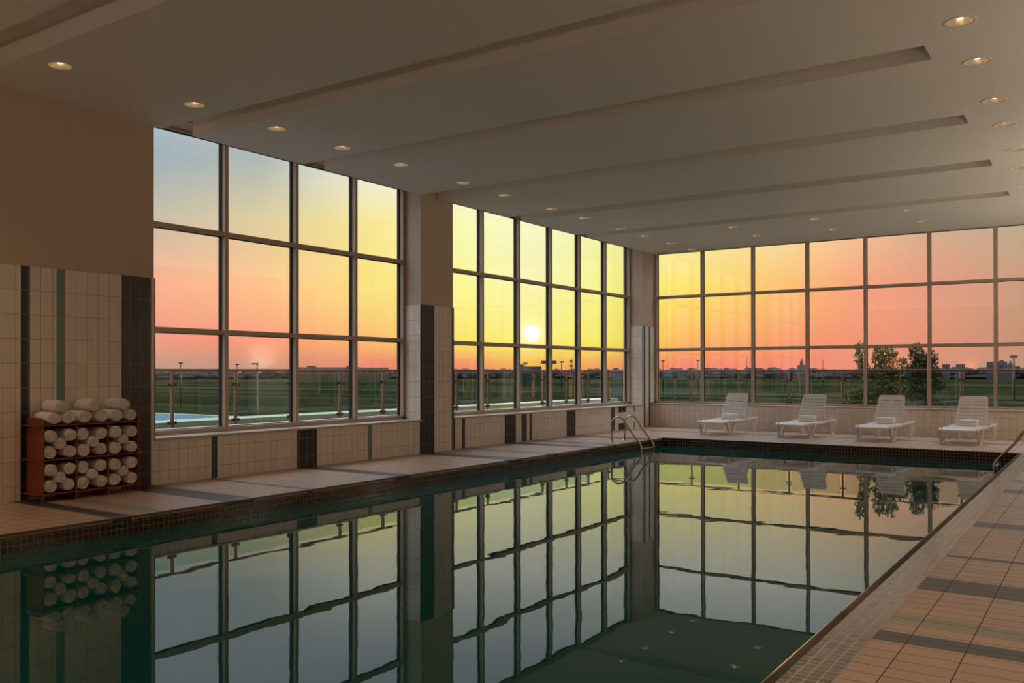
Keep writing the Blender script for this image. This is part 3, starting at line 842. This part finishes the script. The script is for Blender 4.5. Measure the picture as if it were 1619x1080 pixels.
def leaf_cloud(bm, cx, cy, cz, rx, ry, rz_, n, size, rnd):
    for _ in range(n):
        while True:
            v = Vector((rnd.uniform(-1, 1), rnd.uniform(-1, 1), rnd.uniform(-1, 1)))
            if v.length < 1: break
        v = v * (0.55 + .45 * rnd.random()) if rnd.random() < .5 else v.normalized() * rnd.uniform(.75, 1.02)
        c = Vector((cx + v.x * rx, cy + v.y * ry, cz + v.z * rz_))
        a = Vector((rnd.uniform(-1, 1), rnd.uniform(-1, 1), rnd.uniform(-1, 1))).normalized(); b_ = a.orthogonal().normalized()
        s = size * rnd.uniform(.6, 1.2)
        quad(bm, (c - a * s, c - b_ * s * .45, c + a * s, c + b_ * s * .45))
rnd = random.Random(11)
def tree(name, loc, blobs, trunk, label, leafm, n=260, size=.055):
    t = empty(name, loc); tag(t, label, 'tree')
    bm = B(); tube(bm, [(p[0], p[1], p[2]) for p in trunk], [p[3] for p in trunk], 8)
    for bl in blobs[:8]:
        tube(bm, [trunk[-2][:3], ((trunk[-2][0] + bl[0]) / 2, (trunk[-2][1] + bl[1]) / 2, (trunk[-2][2] + bl[2]) / 2 - .1), bl[:3]], [.03, .02, .008], 6)
    obj('trunk', bm, M_bark, t)
    bm = B()
    for (x, y, z, rx, rz_) in blobs: leaf_cloud(bm, x, y, z, rx, rx * .9, rz_, int(n * rx * rz_ / .12), size, rnd)
    obj('foliage', bm, leafm, t)
    return t
TG = -4.0
tree('tree', (-5.55, 27.6, TG),
     [(-.62, 0, 6.05, .20, .42), (-.52, .1, 5.55, .18, .30), (-.05, 0, 5.95, .26, .34), (.18, .1, 6.05, .24, .26), (.0, 0, 5.55, .32, .26), (.30, 0, 5.65, .26, .22), (.48, 0, 5.60, .18, .18),
      (-.4, 0, 5.0, .50, .36), (.25, 0, 5.05, .50, .36), (-.2, .2, 4.5, .62, .45), (.4, .1, 4.4, .55, .4), (.0, 0, 3.7, .75, .6), (-.6, .1, 4.05, .5, .4), (-.9, .2, 4.75, .35, .3), (-.1, .2, 4.9, .75, .4), (.3, -.1, 4.2, .8, .45), (-.8, 0, 4.3, .5, .45)],
     [(0, 0, 0, .12), (.02, 0, 2.2, .10), (0, .03, 4.0, .07), (.02, 0, 5.2, .04)],
     'loose green tree beyond the back railing, the left and wider one of the pair', M_leaf, n=340, size=.062)
tree('tree', (-4.86, 29.0, TG),
     [(.0, 0, 6.10, .24, .34), (.12, .1, 5.8, .32, .30), (-.05, 0, 5.55, .33, .30), (.40, 0, 5.95, .22, .26), (.45, 0, 5.62, .20, .18), (-.40, 0, 5.85, .14, .14),
      (.1, 0, 5.1, .50, .36), (.5, .1, 5.2, .28, .26), (.0, .1, 4.55, .55, .45), (.5, .1, 4.4, .38, .32), (.1, 0, 3.8, .6, .5)],
     [(0, 0, 0, .11), (0, 0, 2.2, .09), (.02, .03, 4.0, .07), (.05, 0, 5.3, .04)],
     'dense dark green tree beyond the back railing, the right one of the pair', M_leaf2, n=420, size=.06)

# distant tree line (countless crowns)
bm = B()
rd = random.Random(5)
def dist_blob(az_, dist, h, w):
    x, y = math.sin(math.radians(az_)) * dist, math.cos(math.radians(az_)) * dist
    n = 7; base = GZ
    d = Vector((math.cos(math.radians(az_)), -math.sin(math.radians(az_)), 0))
    r = bmesh.ops.create_icosphere(bm, subdivisions=2, radius=1.0, matrix=Matrix.Translation((x, y, base + h * .45)) @ Matrix.Diagonal((w, w, h * .55, 1)))
    for v in r['verts']:
        v.co += Vector((rd.uniform(-1, 1) * w * .12, rd.uniform(-1, 1) * w * .12, rd.uniform(-1, 1) * h * .07))
a = -62.0
while a < 4:
    for dist in (780, 880):
        hh = 4.0 + EYE + rd.uniform(1.0, 3.2) * dist / 720
        if -30 < a < -16: hh += rd.uniform(0.3, 1.2)
        if a < -42: hh = 4.0 + EYE + rd.uniform(.6, 2.0)
        if a > -13: hh = 4.0 + EYE + rd.uniform(2.6, 4.2) * dist / 720
        dist_blob(a + rd.uniform(-.3, .3), dist + rd.uniform(-30, 30), hh, rd.uniform(4, 9))
    a += 0.62
for _ in range(150):
    az_ = rd.uniform(-62, 3); dist = rd.uniform(760, 860)
    dist_blob(az_, dist, rd.uniform(2.2, 4.6), rd.uniform(6, 16))
tag(obj('distant_treeline', bm, M_treeline), 'low band of distant tree tops along the horizon', 'trees', kind='stuff')

# distant buildings and masts
def building(x, y, w, d, h, label, mat=M_far, blocks=()):
    t = empty('distant_building', (x, y, GZ)); tag(t, label, 'building')
    t.rotation_euler = (0, 0, -math.atan2(x, y))
    bm = B(); bx(bm, (-w / 2, -d / 2, 0), (w / 2, d / 2, h)); obj('main_block', bm, mat, t)
    if blocks:
        bm = B()
        for bx0, bx1, bh in blocks: bx(bm, (bx0, -d / 3, h), (bx1, d / 3, h + bh))
        obj('roof_structure', bm, mat, t)
    bm = B(); k = -w / 2 + 2
    while k < w / 2 - 2:
        bx(bm, (k, -d / 2 - .1, h * .62), (k + 1.6, -d / 2, h * .82)); k += 3.4
    obj('window_row', bm, M_gasket, t)
    return t
building(-436, 424, 44, 18, 9.0, 'long low building on the horizon behind the third pane of the first window', M_far2, ((-14, -8, 1.0), (12, 19, 1.0)))
building(-340, 365, 16, 8, 8.2, 'small flat distant building beside the long low one in the first window', M_far2)
building(-272, 419, 14, 10, 8.8, 'small dark building on the horizon below the sun', M_dark, ((-5, -3, 1.2),))
building(-97, 693, 5, 8, 10.9, 'small block rising above the skyline right of the trees', M_far)
building(-76, 600, 5, 8, 10.2, 'squat block on the skyline between the tree pair and the right mullion', M_far)
building(-47, 500, 9, 8, 10.6, 'flat block on the skyline at the far right', M_far, ((1, 3, .6),))
ch = empty('distant_church', (-61.7, 697.3, GZ)); tag(ch, 'tiny distant church with three pointed spires on the right skyline', 'church')
bm = B(); bx(bm, (-7, -4, 0), (7, 4, 10.2)); obj('nave', bm, M_far, ch)
for x, h in ((-4.6, 13.0), (.2, 13.0), (4.4, 13.6)):
    bm = B(); bx(bm, (x - 1.2, -1.2, 10), (x + 1.2, 1.2, 11)); r = lathe(bm, [(1.5, 11), (.05, h)], 8, x, 0); obj('spire', bm, M_far, ch)
tw = empty('distant_tower', (-136.7, 480.9, GZ)); tag(tw, 'slim distant tower on the skyline behind the second lounger', 'tower')
bm = B(); bx(bm, (-2.6, -2.6, 0), (2.6, 2.6, 9.3)); obj('block', bm, M_far2, tw)
bm = B(); bx(bm, (-1.5, -1, 9.3), (-.2, 1, 11.2)); lathe(bm, [(.9, 11.0), (.25, 12.6), (.05, 13.0)], 8, -.85, 0); obj('turret', bm, M_far2, tw)
def mast(name, x, y, z, r, label, cat, head=None):
    t = empty(name, (x, y, GZ)); tag(t, label, cat)
    t.rotation_euler = (0, 0, -math.atan2(x, y))
    H_ = z - GZ
    bm = B(); tube(bm, [(0, 0, 0), (0, 0, H_)], [r * 1.3, r], 8); obj('pole', bm, M_dark, t)
    bm = B()
    if head == 'T': bx(bm, (-.55 * r * 8, -.1, H_ - r * 2), (.55 * r * 8, .1, H_ + r)); obj('lamp_head', bm, M_dark, t)
    elif head == 'dish':
        for k in range(3): bx(bm, (-r * 3, -.2, H_ - r * (8 + 9 * k)), (r * 3, .2, H_ - r * (4 + 9 * k)))
        obj('antenna', bm, M_dark, t)
    elif head == 'arm':
        bx(bm, (-.27, -.05, H_ - .06), (.06, .05, H_ + .02)); obj('lamp_head', bm, M_dark, t)
    elif head == 'twin':
        bx(bm, (-.80, -.15, H_ - .35), (-.28, .15, H_ - .02)); bx(bm, (.28, -.15, H_ - .35), (.80, .15, H_ - .02)); bx(bm, (-.3, -.05, H_ - .24), (.3, .05, H_ - .14))
        obj('lamp_head', bm, M_dark, t)
    elif head: pass
    else: bm.free()
    return t
mast('street_lamp', -35.32, 29.48, 2.0, .045, 'slim street lamp with a short arm behind the second pane of the first window', 'lamp post', 'arm')
mast('street_lamp', -47.31, 76.56, 2.74, .08, 'twin-headed street lamp half hidden behind the window bar right of the sun', 'lamp post', 'twin')
mast('street_lamp', -122.3, 86.9, 3.1, .07, 'thin distant lamp post in the leftmost pane', 'lamp post', 'T')
mast('street_lamp', -117.1, 93.7, 2.9, .07, 'thin distant lamp post just right of the first window bar', 'lamp post', 'T')
mast('radio_mast', -154, 257.5, 5.1, .16, 'distant mast right of the sun, the shorter of two', 'mast', 'T')
mast('radio_mast', -201.5, 345.5, 7.7, .22, 'distant mast right of the sun, the taller of two with aerials', 'mast', 'dish')
mast('radio_mast', -191.8, 292.8, 5.2, .18, 'short distant mast just below the sun', 'mast', 'T')
mast('street_lamp', -103.3, 227.6, 4.7, .10, 'tiny distant lamp post at the left of the first back pane', 'lamp post', 'T')
mast('street_lamp', -94.5, 231.4, 4.8, .10, 'tiny distant lamp post at the right of the first back pane', 'lamp post', 'T')
mast('radio_mast', -131.8, 377.7, 7.8, .12, 'hair-thin mast above the skyline in the second back pane', 'mast')
mast('radio_mast', -101.7, 386.8, 7.0, .12, 'hair-thin mast above the skyline in the fourth back pane', 'mast')
mast('flood_light', -15.8, 199.4, 4.6, .15, 'floodlight mast on the skyline near the right edge of the view', 'mast', 'T')

# ------------------------------------------------------------------ real holes in the ceiling slab for the downlights
ceil = bpy.data.objects['ceiling']
bmh = B()
for x, y in HOLES:
    bmesh.ops.create_cone(bmh, cap_ends=True, segments=28, radius1=.1195, radius2=.1195, depth=.5, matrix=Matrix.Translation((x, y, ZC)))
hm = bpy.data.meshes.new('downlight_holes'); bmh.to_mesh(hm); bmh.free()
ho = bpy.data.objects.new('downlight_holes', hm); COL.objects.link(ho)
md = ceil.modifiers.new('holes', 'BOOLEAN'); md.operation = 'DIFFERENCE'; md.object = ho; md.solver = 'EXACT'; md.use_self = True
dg = bpy.context.evaluated_depsgraph_get()
nm = bpy.data.meshes.new_from_object(ceil.evaluated_get(dg))
ceil.modifiers.clear(); ceil.data = nm
bpy.data.objects.remove(ho)
